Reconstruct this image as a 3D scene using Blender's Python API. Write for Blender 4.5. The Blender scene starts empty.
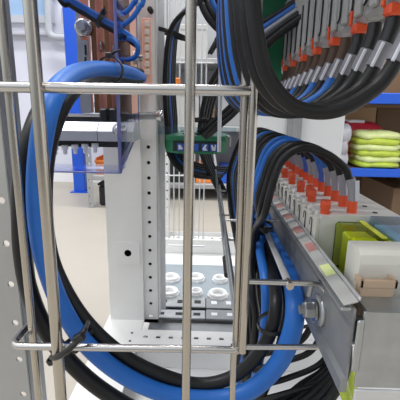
import bpy, bmesh, math, random
from mathutils import Vector, Matrix
random.seed(7)
SC = bpy.context.scene
COL = SC.collection
H = 0.6                     # eye height above the workshop floor
FPX = 371.0
R = math.radians

# ------------------------------------------------------------------ camera
CAMROT = (Matrix.Rotation(R(1.12), 3, 'Z') @ Matrix.Rotation(R(90 - 13.65), 3, 'X') @ Matrix.Rotation(R(1.0), 3, 'Z'))
cam_d = bpy.data.cameras.new('camera'); cam = bpy.data.objects.new('camera', cam_d); COL.objects.link(cam)
cam_d.sensor_width = 36; cam_d.lens = FPX / 400 * 36; cam_d.clip_start = 0.01; cam_d.clip_end = 60
cam.matrix_world = Matrix.Translation((0, 0, H)) @ CAMROT.to_4x4()
SC.camera = cam

def P(px, py, d):
    """point seen at (px,py) that stands d metres into the cabinet"""
    r = CAMROT @ Vector(((px - 200) / FPX, (200 - py) / FPX, -1))
    r = r * (d / r.y)
    return Vector((r.x, r.y, r.z + H))
def V(x, y, z):             # z measured from eye height
    return Vector((x, y, z + H))

# ------------------------------------------------------------------ materials
M = {}
def mat(name, c, rough=0.5, metal=0.0, var=0.08, scale=40, bump=0.0, spec=0.5, stretch=None, trans=0.0, alpha=1.0):
    m = bpy.data.materials.new(name); m.use_nodes = True
    nt = m.node_tree; b = nt.nodes['Principled BSDF']
    tc = nt.nodes.new('ShaderNodeTexCoord'); mp = nt.nodes.new('ShaderNodeMapping')
    nt.links.new(tc.outputs['Object'], mp.inputs['Vector'])
    if stretch: mp.inputs['Scale'].default_value = stretch
    n = nt.nodes.new('ShaderNodeTexNoise'); n.inputs['Scale'].default_value = scale; n.inputs['Detail'].default_value = 4
    nt.links.new(mp.outputs['Vector'], n.inputs['Vector'])
    mx = nt.nodes.new('ShaderNodeMix'); mx.data_type = 'RGBA'
    nt.links.new(n.outputs['Fac'], mx.inputs['Factor'])
    mx.inputs['A'].default_value = (*[min(1, v * (1 - var)) for v in c], 1)
    mx.inputs['B'].default_value = (*[min(1, v * (1 + var)) for v in c], 1)
    nt.links.new(mx.outputs['Result'], b.inputs['Base Color'])
    b.inputs['Roughness'].default_value = rough; b.inputs['Metallic'].default_value = metal
    b.inputs['Specular IOR Level'].default_value = spec
    if trans: b.inputs['Transmission Weight'].default_value = trans
    if alpha < 1: b.inputs['Alpha'].default_value = alpha
    if bump:
        bp = nt.nodes.new('ShaderNodeBump'); bp.inputs['Strength'].default_value = bump; bp.inputs['Distance'].default_value = 0.002
        nt.links.new(n.outputs['Fac'], bp.inputs['Height']); nt.links.new(bp.outputs['Normal'], b.inputs['Normal'])
    M[name] = m; return m

def clear(name, tint, gloss=0.10):
    m = bpy.data.materials.new(name); m.use_nodes = True; nt = m.node_tree; nt.nodes.clear()
    o = nt.nodes.new('ShaderNodeOutputMaterial'); t = nt.nodes.new('ShaderNodeBsdfTransparent'); g = nt.nodes.new('ShaderNodeBsdfGlossy')
    mx = nt.nodes.new('ShaderNodeMixShader'); f = nt.nodes.new('ShaderNodeLayerWeight'); f.inputs['Blend'].default_value = gloss
    n = nt.nodes.new('ShaderNodeTexNoise'); n.inputs['Scale'].default_value = 8
    mr = nt.nodes.new('ShaderNodeMapRange'); mr.inputs['To Min'].default_value = 0.05; mr.inputs['To Max'].default_value = 0.12
    nt.links.new(n.outputs['Fac'], mr.inputs['Value']); nt.links.new(mr.outputs['Result'], g.inputs['Roughness'])
    t.inputs['Color'].default_value = (*tint, 1); g.inputs['Color'].default_value = (0.9, 0.92, 1, 1)
    nt.links.new(f.outputs['Fresnel'], mx.inputs['Fac']); nt.links.new(t.outputs[0], mx.inputs[1]); nt.links.new(g.outputs[0], mx.inputs[2])
    nt.links.new(mx.outputs[0], o.inputs['Surface']); M[name] = m

mat('steel', (0.50, 0.465, 0.41), 0.24, 1.0, 0.10, 30, stretch=(6, 6, 1))
mat('steel_bright', (0.56, 0.55, 0.54), 0.22, 1.0, 0.08, 60)
mat('galvanised', (0.42, 0.44, 0.455), 0.38, 0.9, 0.18, 90)
mat('galvanised_dull', (0.30, 0.315, 0.33), 0.48, 0.7, 0.18, 60)
mat('aluminium', (0.66, 0.68, 0.70), 0.38, 0.6, 0.05, 60)
mat('grey_sheet', (0.44, 0.44, 0.43), 0.55, 0.2, 0.06, 50)
mat('white_coat', (0.80, 0.80, 0.79), 0.42, 0, 0.02, 60)
mat('black_cable', (0.010, 0.010, 0.011), 0.42, 0, 0.2, 60, 0.03, 0.35)
mat('blue_cable', (0.018, 0.135, 0.50), 0.42, 0, 0.12, 40, 0.03, 0.4)
mat('black_plastic', (0.012, 0.012, 0.013), 0.38, 0, 0.2, 60)
mat('brown_shrink', (0.075, 0.04, 0.022), 0.5, 0, 0.15, 60)
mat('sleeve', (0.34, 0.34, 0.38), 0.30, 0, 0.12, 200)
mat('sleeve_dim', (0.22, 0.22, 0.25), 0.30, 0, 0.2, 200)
mat('sleeve_band', (0.72, 0.72, 0.80), 0.35, 0, 0.04, 100)
mat('sleeve_blue', (0.06, 0.14, 0.55), 0.4, 0, 0.1, 100)
mat('red_plastic', (0.84, 0.10, 0.03), 0.4, 0, 0.08, 80)
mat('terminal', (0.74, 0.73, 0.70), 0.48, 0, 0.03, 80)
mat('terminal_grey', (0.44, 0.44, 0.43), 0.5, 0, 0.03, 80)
mat('relay_white', (0.72, 0.71, 0.65), 0.45, 0, 0.02, 80)
mat('beige_plastic', (0.50, 0.37, 0.26), 0.5, 0, 0.05, 80)
mat('copper', (0.92, 0.53, 0.41), 0.5, 0.1, 0.10, 40, stretch=(8, 8, 1))
mat('copper_edge', (0.26, 0.105, 0.035), 0.5, 0.4, 0.15, 40)
mat('green_plastic', (0.025, 0.21, 0.10), 0.42, 0, 0.12, 50)
mat('label_dark', (0.012, 0.03, 0.035), 0.5, 0, 0.1, 50)
mat('label_blue', (0.03, 0.12, 0.55), 0.5, 0, 0.1, 50)
mat('label_white', (0.8, 0.83, 0.88), 0.5, 0, 0.02, 50)
mat('red_mark', (0.50, 0.24, 0.22), 0.5, 0, 0.08, 50)
mat('orange_plastic', (0.85, 0.24, 0.03), 0.5, 0, 0.06, 50)
mat('nylon_white', (0.86, 0.86, 0.86), 0.42, 0, 0.02, 50)
mat('gland_plate', (0.33, 0.38, 0.42), 0.5, 0.5, 0.10, 30)
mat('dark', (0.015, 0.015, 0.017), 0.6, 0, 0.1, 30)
mat('wall_paint', (0.88, 0.88, 0.91), 0.7, 0, 0.02, 3)
mat('sill', (0.62, 0.63, 0.64), 0.6, 0, 0.02, 3)
mat('rack_blue', (0.012, 0.10, 0.62), 0.45, 0, 0.06, 10)
mat('rack_grey', (0.36, 0.37, 0.38), 0.5, 0.3, 0.08, 20)
mat('pipe_grey', (0.60, 0.62, 0.60), 0.5, 0, 0.03, 10)
mat('box_grey', (0.42, 0.42, 0.41), 0.6, 0, 0.1, 8)
mat('shaded_panel_coat', (0.56, 0.57, 0.58), 0.5, 0, 0.02, 8)  # white panel coat, greyed so its colour carries the shade
mat('cardboard', (0.46, 0.31, 0.17), 0.75, 0, 0.08, 12)
mat('cardboard_dark', (0.17, 0.105, 0.06), 0.75, 0, 0.08, 12)
mat('yellow_green', (0.50, 0.62, 0.07), 0.45, 0, 0.3, 30)
mat('pale_green', (0.70, 0.78, 0.35), 0.4, 0, 0.15, 30)
mat('grey_bag', (0.40, 0.40, 0.44), 0.35, 0, 0.3, 25, 0.5)
mat('red_bag', (0.60, 0.03, 0.06), 0.35, 0, 0.3, 25, 0.4)
mat('relay_yellow', (0.70, 0.74, 0.08), 0.2, 0, 0.12, 60)
mat('ochre', (0.42, 0.28, 0.06), 0.5, 0, 0.2, 60)
mat('violet_edge', (0.16, 0.17, 0.42), 0.25, 0, 0.12, 60, alpha=0.75)
mat('blind_blue', (0.40, 0.58, 0.78), 0.6, 0, 0.03, 4)
clear('polycarbonate', (0.90, 0.91, 0.96), 0.12)
clear('glass_strip', (0.85, 0.93, 0.96), 0.30)
clear('yellow_clear', (0.90, 0.95, 0.32), 0.18)
# concrete floor
m = mat('concrete', (0.40, 0.37, 0.325), 0.5, 0, 0.06, 5, 0.05)

# ------------------------------------------------------------------ mesh builder
class MB:
    def __init__(s): s.v = []; s.f = []; s.mi = []; s.sm = []; s.mats = []
    def _m(s, m):
        if m not in s.mats: s.mats.append(m)
        return s.mats.index(m)
    def add(s, vs, fs, m, smooth=False):
        o = len(s.v); s.v += [Vector(v) for v in vs]; k = s._m(m)
        for f in fs: s.f.append([o + i for i in f]); s.mi.append(k); s.sm.append(smooth)
        return s
    def box(s, a, b, m, bev=0.0, rot=None, seg=1):
        a = Vector(a); b = Vector(b); c = (a + b) / 2; h = b - a
        bm = bmesh.new(); bmesh.ops.create_cube(bm, size=1)
        for v in bm.verts: v.co = Vector((v.co.x * h.x, v.co.y * h.y, v.co.z * h.z))
        if bev: bmesh.ops.bevel(bm, geom=bm.edges[:], offset=bev, segments=seg, affect='EDGES', profile=0.5)
        bm.verts.ensure_lookup_table(); bm.verts.index_update()
        vs = [(rot @ v.co if rot else v.co) + c for v in bm.verts]
        fs = [[v.index for v in f.verts] for f in bm.faces]; bm.free()
        return s.add(vs, fs, m, False)
    def tube(s, pts, r, m, n=12, caps=True):
        pts = [Vector(p) for p in pts]; N = len(pts)
        rs = r if isinstance(r, (list, tuple)) else [r] * N
        T = []
        for i in range(N):
            t = pts[min(i + 1, N - 1)] - pts[max(i - 1, 0)]
            T.append(t.normalized() if t.length > 1e-9 else Vector((0, 0, 1)))
        up = Vector((0, 0, 1)) if abs(T[0].z) < 0.9 else Vector((1, 0, 0))
        nrm = (up - T[0] * up.dot(T[0])).normalized()
        vs = []
        for i in range(N):
            nrm = (nrm - T[i] * nrm.dot(T[i])).normalized(); bn = T[i].cross(nrm)
            for k in range(n):
                a = 2 * math.pi * k / n
                vs.append(pts[i] + (nrm * math.cos(a) + bn * math.sin(a)) * rs[i])
        fs = []
        for i in range(N - 1):
            for k in range(n):
                k2 = (k + 1) % n
                fs.append([i * n + k, i * n + k2, (i + 1) * n + k2, (i + 1) * n + k])
        s.add(vs, fs, m, True)
        if caps:
            s.add(vs[:n], [list(range(n))[::-1]], m); s.add(vs[-n:], [list(range(n))], m)
        return s
    def cyl(s, p0, p1, r, m, n=16, r1=None): return s.tube([p0, p1], [r, r if r1 is None else r1], m, n)
    def lathe(s, c, axis, prof, m, n=20, smooth=True):
        axis = Vector(axis).normalized(); up = Vector((0, 0, 1)) if abs(axis.z) < .9 else Vector((1, 0, 0))
        u = (up - axis * up.dot(axis)).normalized(); w = axis.cross(u); c = Vector(c); vs = []
        for (rr, t) in prof:
            for k in range(n):
                a = 2 * math.pi * k / n; vs.append(c + axis * t + (u * math.cos(a) + w * math.sin(a)) * rr)
        fs = []
        for i in range(len(prof) - 1):
            for k in range(n):
                k2 = (k + 1) % n; fs.append([i * n + k, i * n + k2, (i + 1) * n + k2, (i + 1) * n + k])
        return s.add(vs, fs, m, smooth)
    def prism(s, poly, ext, m, smooth=False):
        ext = Vector(ext); n = len(poly); vs = [Vector(p) for p in poly] + [Vector(p) + ext for p in poly]
        fs = [list(range(n))[::-1], [n + i for i in range(n)]] + [[i, (i + 1) % n, n + (i + 1) % n, n + i] for i in range(n)]
        return s.add(vs, fs, m, smooth)
    def perf(s, o, u, v, th, pitch, cnt, w, hr, m, sides=12, square=False, hv=None):
        """strip with a row of real holes: starts at o, runs along u, is w wide along v, th thick"""
        o = Vector(o); u = Vector(u).normalized(); v = Vector(v).normalized()
        if w < 0: v = -v; w = -w
        sides = 12; nrm = u.cross(v).normalized()
        for c in range(cnt):
            cc = o + u * (pitch * (c + .5)) + v * (w / 2)
            n = sides; vs = []
            for lay in (0, -th):
                for k in range(n):
                    a = 2 * math.pi * (k + .5) / n; ca, sa = math.cos(a), math.sin(a)
                    q = max(abs(ca), abs(sa)); vs.append(cc + u * (ca / q * pitch / 2) + v * (sa / q * w / 2) + nrm * lay)
                for k in range(n):
                    a = 2 * math.pi * (k + .5) / n; ca, sa = math.cos(a), math.sin(a); q = max(abs(ca), abs(sa)) if square else 1
                    vs.append(cc + u * (ca / q * hr) + v * (sa / q * (hv or hr)) + nrm * lay)
            fs = []
            for k in range(n):
                j = (k + 1) % n
                fs += [[k, j, n + j, n + k], [2 * n + j, 2 * n + k, 3 * n + k, 3 * n + j], [n + k, n + j, 3 * n + j, 3 * n + k], [j, k, 2 * n + k, 2 * n + j]]
            s.add(vs, fs, m)
        return s
    def build(s, name, parent=None):
        me = bpy.data.meshes.new(name); off = parent.location if parent is not None else Vector((0, 0, 0))
        p = parent
        tot = Vector((0, 0, 0))
        while p is not None: tot += p.location; p = p.parent
        me.from_pydata([v - tot for v in s.v], [], s.f)
        for m_ in s.mats: me.materials.append(M[m_])
        me.polygons.foreach_set('material_index', s.mi); me.polygons.foreach_set('use_smooth', s.sm)
        me.update()
        o = bpy.data.objects.new(name, me); COL.objects.link(o)
        if parent is not None: o.parent = parent
        return o

def tag(o, label, cat, group=None):
    o['label'] = label; o['category'] = cat
    if group: o['group'] = group
    return o
def thing(name, label, cat, loc, group=None):
    o = bpy.data.objects.new(name, None); COL.objects.link(o); o.location = Vector(loc); o.empty_display_size = 0.01
    return tag(o, label, cat, group)
def struct(mb, name):
    o = mb.build(name); o['kind'] = 'structure'; return o
def spline(pts, n=8):
    pts = [Vector(p) for p in pts]; out = []
    ext = [pts[0] * 2 - pts[1]] + pts + [pts[-1] * 2 - pts[-2]]
    for i in range(1, len(ext) - 2):
        p0, p1, p2, p3 = ext[i - 1:i + 3]
        for k in range(n):
            t = k / n
            out.append(0.5 * ((2 * p1) + (p2 - p0) * t + (2 * p0 - 5 * p1 + 4 * p2 - p3) * t * t + (3 * p1 - p0 - 3 * p2 + p3) * t ** 3))
    out.append(pts[-1]); return out
def cable(pts, r, m, label, group=None, name='cable', n=12):
    pts = [Vector(p) for p in pts]
    if (pts[0].z - H) / pts[0].y > .255:        # leaves the view at the top: run on upward
        dr = (pts[0] - pts[1]).normalized(); pts.insert(0, pts[0] + (dr + Vector((0, .1, .8))).normalized() * .16)
    return tag(MB().tube(spline(pts), r, m, n).build(name), label, 'cable', group)
def rounded(pts, rad=0.008, n=5):
    """polyline with rounded corners"""
    pts = [Vector(p) for p in pts]; out = [pts[0]]
    for i in range(1, len(pts) - 1):
        a = (pts[i - 1] - pts[i]).normalized(); b = (pts[i + 1] - pts[i]).normalized()
        A = pts[i] + a * rad; B = pts[i] + b * rad
        for k in range(n + 1):
            t = k / n; out.append(A.lerp(pts[i], t).lerp(pts[i].lerp(B, t), t))
    out.append(pts[-1]); return out
def cable_tie(c, axis, rx, ry, label, tail=0.02, head_dir=(0.3, -1, 0.2), w=0.0022):
    c = Vector(c); axis = Vector(axis).normalized(); hd = Vector(head_dir); u = (hd - axis * hd.dot(axis)).normalized(); v = axis.cross(u)
    t = thing('cable_tie', label, 'cable tie', c, 'black cable ties')
    n = 28; vs = []
    for k in range(n):
        a = 2 * math.pi * k / n
        for (o, ax) in ((0, -w), (0, w), (.0012, w), (.0012, -w)):
            vs.append(c + u * (math.cos(a) * (rx + o)) + v * (math.sin(a) * (ry + o)) + axis * ax)
    fs = []
    for k in range(n):
        j = (k + 1) % n
        for q in range(4): fs.append([k * 4 + q, k * 4 + (q + 1) % 4, j * 4 + (q + 1) % 4, j * 4 + q])
    MB().add(vs, fs, 'black_plastic').build('strap', t)
    rot = Matrix((u, v, axis)).transposed()
    hc = c + u * (rx + .002)
    MB().box(hc - Vector((.0025, .003, .0032)), hc + Vector((.0025, .003, .0032)), 'black_plastic', .0006, rot).build('head', t)
    MB().tube([hc, hc + u * tail * .3 + v * tail * .5, hc + u * tail * .45 + v * tail], [.0016, .0015, .001], 'black_plastic', 6).build('tail', t)
    return t
ORD = ['first', 'second', 'third', 'fourth', 'fifth', 'sixth', 'seventh', 'eighth', 'ninth', 'tenth', 'eleventh', 'twelfth', 'thirteenth', 'fourteenth', 'fifteenth', 'sixteenth']

# ================================================================== ROOM
struct(MB().box((-4, -2.5, -.1), (4, 3.1, 0), 'concrete'), 'floor')
struct(MB().box((-4, 3.0, 0), (4, 3.1, 3.0), 'wall_paint'), 'wall_back')
struct(MB().box((3.0, -2.5, 0), (3.1, 3.0, 3.0), 'wall_paint'), 'wall_right')
a = P(0, 34, 2.98); struct(MB().box((-3.9, 2.94, a.z - .01), (-.6, 3.0, a.z + .012), 'sill', .004), 'trim_1')
# window band on the back wall with pale blue blind
wz = P(30, 16, 2.98).z
w = MB(); w.box((-3.2, 2.95, wz - .05), (-1.17, 3.0, wz), 'sill').box((-3.2, 2.95, wz), (-3.14, 3.0, wz + .9), 'sill').box((-1.20, 2.95, wz), (-1.17, 3.0, wz + .9), 'sill').box((-2.2, 2.955, wz), (-2.16, 3.0, wz + .9), 'sill')
w.box((-3.2, 2.96, wz + .9), (-1.17, 3.0, wz + .96), 'sill').box((-3.14, 2.975, wz), (-1.2, 2.999, wz + .9), 'blind_blue')
struct(w, 'window_1')
# wall panel joint
# conduit on the wall: comes down, bends right
d = 2.9
c = MB().tube(rounded([P(46, -60, d), P(49, 37, d), P(90, 39, d)], .06, 8), .024, 'pipe_grey', 14)
t = thing('wall_conduit', 'pale grey conduit pipe bending along the far white wall', 'pipe', P(49, 37, d)); c.build('pipe', t)
MB().box(P(48, -8, d + .02) - Vector((.04, .02, .015)), P(48, -8, d + .02) + Vector((.04, .07, .015)), 'sill', .004).build('pipe_clip', t)
q = P(66, 16, 2.93); tag(MB().box(q - Vector((.03, .02, .05)), q + Vector((.03, .07, .05)), 'sill', .006).build('wall_socket'), 'small pale box on far wall left of the blue upright', 'socket')
# ceiling lamps (above the frame) : housings with glowing tubes
def lamp(x, y):
    t = thing('ceiling_lamp', 'long white fluorescent lamp overhead', 'lamp', (x, y, 2.9), 'overhead fluorescent lamps')
    MB().box((x - .6, y - .12, 2.9), (x + .6, y + .12, 2.96), 'white_coat', .01).build('housing', t)
    ld = bpy.data.lights.new('lamp_light', 'AREA'); ld.shape = 'RECTANGLE'; ld.size = 1.2; ld.size_y = .25; ld.energy = LAMP; ld.color = (1, .98, .95)
    lo = bpy.data.objects.new('lamp_light', ld); COL.objects.link(lo); lo.parent = t; lo.location = (0, 0, -.02)
LAMP = 38
lamp(-1.1, .2); lamp(1.2, -.6); lamp(-.6, 2.0); lamp(.9, 1.9)

# blue rack upright + trolley, back left
d = 2.62
x0 = P(68, 100, d).x; x1 = P(80, 100, d).x
t = thing('rack_upright', 'tall blue painted rack upright by the far white wall', 'rack', ((x0 + x1) / 2, d, 0))
MB().box((x0, d, .008), (x1, d + .06, 2.4), 'rack_blue', .004).build('column', t)
MB().box((x0 - .02, d - .02, 0), (x1 + .02, d + .08, .008), 'rack_blue').build('foot_plate', t)
d = 2.2
xa = P(87, 180, d).x; xb = P(93, 180, d).x; xc = xb + .34
t = thing('trolley', 'grey slotted steel trolley frame with shelves behind the clear cover', 'trolley', (xa, d, 0))
for (xx, yy) in ((xa, d), (xc, d), (xa, d + .4), (xc, d + .4)):
    MB().perf((xx, yy, 0), (0, 0, 1), (-1, 0, 0), .003, .05, 13, -.035, .008, 'rack_grey', 8).box((xx, yy + .005, 0), (xx + .003, yy + .035, .65), 'rack_grey').build('post', t)
zsh = P(100, 178, d).z
for zz in (zsh, .62): MB().box((xa, d, zz - .015), (xc + .035, d + .44, zz + .015), 'rack_grey', .003).build('shelf', t)
q = P(98, 176, d + .1)
t = thing('storage_bin', 'orange plastic bin on the trolley shelf behind the clear cover', 'bin', (q.x, q.y, zsh + .015))
b = MB(); bx0, by0, bz0 = xa + .04, d + .06, zsh + .015
b.prism([(bx0, by0 + .02, bz0), (bx0 + .16, by0 + .02, bz0), (bx0 + .16, by0 + .26, bz0), (bx0, by0 + .26, bz0)], (0, 0, .004), 'orange_plastic')
b.box((bx0, by0, bz0), (bx0 + .006, by0 + .28, bz0 + .1), 'orange_plastic').box((bx0 + .154, by0, bz0), (bx0 + .16, by0 + .28, bz0 + .1), 'orange_plastic').box((bx0, by0, bz0), (bx0 + .16, by0 + .006, bz0 + .075), 'orange_plastic').box((bx0, by0 + .274, bz0), (bx0 + .16, by0 + .28, bz0 + .1), 'orange_plastic')
b.build('bin_body', t); MB().box((bx0 - .006, by0 - .008, bz0 + .07), (bx0 + .166, by0 + .006, bz0 + .085), 'orange_plastic', .003).build('rim', t)
tag(MB().box((xa + .05, d + .06, .0), (xa + .25, d + .3, .13), 'dark', .01).box((xa + .045, d + .055, .13), (xa + .255, d + .305, .145), 'dark', .004).build('crate'), 'dark crate on the floor under the trolley', 'crate')

# storage rack far behind the middle
d = 2.45
xl, xr = P(158, 150, d).x, P(262, 150, d).x
t = thing('shelving', 'grey metal shelving unit standing far behind the cabinet', 'shelving', (xl, d, 0))
for xx in (xl, xr):
    for yy in (d, d + .42): MB().box((xx - .015, yy, 0), (xx + .015, yy + .03, 1.5), 'rack_grey', .002).build('post', t)
zs = [P(200, yy, d).z for yy in (186, 128, 60)]
for zz in zs: MB().box((xl, d, zz - .02), (xr, d + .45, zz + .012), 'rack_grey', .003).build('shelf', t)
MB().box((xl, d + .46, .03), (xr, d + .47, 1.5), 'rack_grey').build('back_panel', t)
def carton(name, px0, px1, zi, h, m, lab, dd=0.05, cat='box'):
    x0, x1 = P(px0, 150, d).x, P(px1, 150, d).x; z0 = zs[zi] + .012
    t = thing(name, lab, cat, (x0, d + dd, z0))
    MB().box((x0, d + dd, z0), (x1, d + dd + .3, z0 + h), m, .004).build('box_body', t)
    MB().box((x0 - .003, d + dd - .003, z0 + h - .03), (x1 + .003, d + dd + .303, z0 + h + .004), m, .004).build('lid', t)
carton('storage_box', 168, 198, 1, .22, 'box_grey', 'pale grey box on far shelf left of the middle rod')
carton('storage_box', 201, 214, 1, .12, 'cardboard_dark', 'brown box on far shelf right of the middle rod')
carton('storage_box', 217, 240, 1, .25, 'rack_grey', 'grey box on far shelf behind the hanging cables')
carton('storage_box', 196, 216, 0, .12, 'orange_plastic', 'orange box on lowest far shelf below the green ring')
carton('storage_box', 222, 246, 0, .10, 'rack_blue', 'blue box on lowest far shelf right of the orange one')
carton('storage_box', 165, 192, 0, .16, 'dark', 'black box on lowest far shelf left of the orange one')
carton('storage_box', 170, 205, 2, .2, 'box_grey', 'pale box high on far shelf behind black looped cables')

# blue shelf on the right with bags and cartons
d = 1.75
zt = P(370, 169, d).z; zb = P(370, 177, d).z; xs0 = .52; xs1 = 1.5
t = thing('shelf_rack', 'blue beamed storage shelf at right behind the lower terminals', 'shelf', (xs0, d, 0))
MB().box((xs0, d, zb), (xs1, d + .035, zt), 'rack_blue', .003).build('beam', t)
MB().box((xs0, d + .035, zb + .01), (xs1, d + .7, zt - .004), 'cardboard_dark').build('shelf_board', t)
zu = P(390, 104, d).z; zv = P(390, 93, d).z
MB().box((xs0, d, zu), (xs1, d + .035, zv), 'rack_blue', .003).build('beam', t)
MB().box((xs0, d + .035, zu + .012), (xs1, d + .7, zv - .004), 'cardboard_dark').build('shelf_board', t)
for xx in (xs0 - .06, xs1):
    for yy in (d, d + .64): MB().box((xx, yy, 0), (xx + .06, yy + .06, 1.6), 'rack_blue', .003).build('upright', t)
MB().box((xs0, d + .72, 0), (xs1, d + .73, 1.6), 'cardboard_dark').build('back_board', t)
# cartons on the shelf
def cardbox(lab, x0, x1, y0, y1, z0, z1, m, open_=False):
    t = thing('cardboard_box', lab, 'box', (x0, y0, z0))
    MB().box((x0, y0, z0), (x1, y1, z1), m, .003).build('box_body', t)
    MB().box(((x0 + x1) / 2 - .025, y0 - .002, z0 + .02), ((x0 + x1) / 2 + .025, y1, z1 + .0015), 'cardboard', .0005).build('tape', t)
q0 = P(340, 120, d + .3); q1 = P(379, 120, d + .3)
cardbox('lighter brown cardboard box on blue shelf behind the red bag', q0.x, q1.x, d + .34, d + .62, zt + .0, zu - .01, 'cardboard')
cardbox('darker brown cardboard box on blue shelf behind the green yellow cable bags', q1.x + .012, q1.x + .36, d + .36, d + .66, zt, zu - .015, 'cardboard_dark')
cardbox('dim brown cardboard box on the floor below the blue shelf', q1.x + .03, q1.x + .4, d + .1, d + .5, 0, P(380, 192, d).z, 'cardboard_dark')
# bags : lumpy stacked coils
def bag(name, lab, cat, px0, px1, py0, py1, dd, m, layers, m2=None, dep=.18):
    c0 = P(px0, py1, dd); c1 = P(px1, py0, dd); hx = (c1.x - c0.x) / 2; cx = (c0.x + c1.x) / 2; zb0 = max(c0.z, zt) ; hh = (c1.z - zb0) / layers
    t = thing(name, lab, cat, (cx, dd + dep, zb0))
    for L in range(layers):
        mb = MB(); n = 28; rings = 8; vs = []; fs = []
        ox = random.uniform(-.008, .008); ph = random.random() * 6
        for i in range(rings + 1):
            th = math.pi * i / rings
            for k in range(n):
                a = 2 * math.pi * k / n; w = 1 + .035 * math.sin(5 * a + ph) + .03 * math.sin(9 * a + ph * 2) * math.sin(th)
                se = lambda v, e: math.copysign(abs(v) ** e, v)
                vs.append(Vector((cx + ox + hx * w * se(math.cos(a), .6) * max(.001, math.sin(th)) ** .4, dd + dep + dep * w * se(math.sin(a), .6) * max(.001, math.sin(th)) ** .4, max(zt + .001, zb0 + hh * (L + .5) - hh * .85 * math.cos(th) + hh * .09 * math.sin(4 * a + ph)))))
        for i in range(rings):
            for k in range(n): fs.append([i * n + k, i * n + (k + 1) % n, (i + 1) * n + (k + 1) % n, (i + 1) * n + k])
        mb.add(vs, fs, m if (L % 2 == 0 or not m2) else m2, True).build('coil_layer', t)
    return t
bag('cable_bag', 'bright green yellow stack of bagged cable coils on the blue shelf', 'bag', 359, 412, 134, 169, 1.76, 'yellow_green', 6, 'pale_green', .16)
bag('plastic_bag', 'grey plastic bags stacked on blue shelf left of the green coils', 'bag', 336, 354.5, 129, 169, 1.77, 'grey_bag', 3, None, .12)
def red_bag():
    q = P(354, 126, 1.98); t = thing('plastic_bag', 'red bag lying on top behind the grey bags', 'bag', (q.x, q.y, q.z - .03))
    mb = MB(); n = 24; vs = []; fs = []
    for i in range(9):
        th = math.pi * i / 8
        for k in range(n):
            a = 2 * math.pi * k / n; w = 1 + .06 * math.sin(5 * a)
            vs.append(q + Vector((.17 * w * math.cos(a) * math.sin(th) ** .6 if 0 < i < 8 else 0, .08 * w * math.sin(a) * math.sin(th) ** .6 if 0 < i < 8 else 0, -.10 * math.cos(th) - .07)))
    for i in range(8):
        for k in range(n): fs.append([i * n + k, i * n + (k + 1) % n, (i + 1) * n + (k + 1) % n, (i + 1) * n + k])
    mb.add(vs, fs, 'red_bag', True).build('bag_body', t)
    MB().box(q + Vector((-.05, -.06, .018)), q + Vector((.03, .02, .032)), 'sleeve_band', .004).build('bag_label', t)
red_bag()

# ================================================================== CABINET FRAME
ZB = -.36
t = thing('cabinet_frame', 'white powder coated cabinet frame with perforated posts and base rails', 'cabinet', V(-.12, .62, -.6))
d = .58
xa = P(107.5, 250, d).x; xb = P(142, 250, d).x; xc = P(157, 250, d).x
# plain post face with one large hole, built as perf cell of its own
hz = P(128, 253, d)
mb = MB()
mb.box(V(xa, d, ZB), (xb, d + .0015, hz.z - .02), 'white_coat')
mb.box((xa, d, hz.z + .02), (xb, d + .0015, H + .5), 'white_coat')
mb.box((xa, d, hz.z - .02), (hz.x - .02, d + .0015, hz.z + .02), 'white_coat').box((hz.x + .02, d, hz.z - .02), (xb, d + .0015, hz.z + .02), 'white_coat')
mb.perf((hz.x - .02, d, hz.z - .02), (0, 0, 1), (-1, 0, 0), .0015, .04, 1, -.04, .0062, 'white_coat', 16)
mb.box(V(xa, d + .0015, ZB), V(xa + .0015, d + .04, .5), 'white_coat')
mb.box(V(xa, d + .04, ZB), V(xb, d + .0415, .5), 'dark')  # dark sheet standing in for the unlit inside of the white post
mb.build('post', t)
# perforated strip slightly set back, running full height
mb = MB(); zst = P(149, 322, d + .006).z
nh = int((P(149, 132, d).z - zst) / .0247)
mb.perf((xb, d + .006, zst), (0, 0, 1), (1, 0, 0), .0015, .0247, nh, xc - xb, .0029, 'white_coat', 12)
mb.box((xb, d + .0045, zst + nh * .0247), (xc, d + .006, H + .5), 'white_coat').box((xb, d + .0045, H + ZB), (xc, d + .006, zst), 'white_coat')
mb.box(V(xb, d, ZB), V(xb + .001, d + .02, .5), 'white_coat')
mb.box(V(xb, d + .03, ZB), V(xc, d + .031, .5), 'dark')  # dark backing paints the unlit hollow seen through the holes
mb.build('perforated_strip', t)
# return flange behind, receding
mb = MB()
mb.perf(V(xc, d + .0075, ZB), (0, 0, 1), (0, 1, 0), .0015, .0247, 36, .03, .0024, 'white_coat', 8)
mb.box(V(xc - .0015, d + .036, ZB), V(xc + .010, d + .038, .5), 'white_coat'); mb.build('side_flange', t)
# rear post of the cabinet (perforated), further back
db = 1.02
xq0 = P(164, 220, db).x; xq1 = P(170, 220, db).x
mb = MB().perf(V(xq0, db, ZB), (0, 0, 1), (-1, 0, 0), .0015, .025, 22, -(xq1 - xq0), .003, 'white_coat', 8).box(V(xq0, db + .002, ZB), V(xq0 + .002, db + .05, .19), 'white_coat')
mb.build('rear_post', t)
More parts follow.
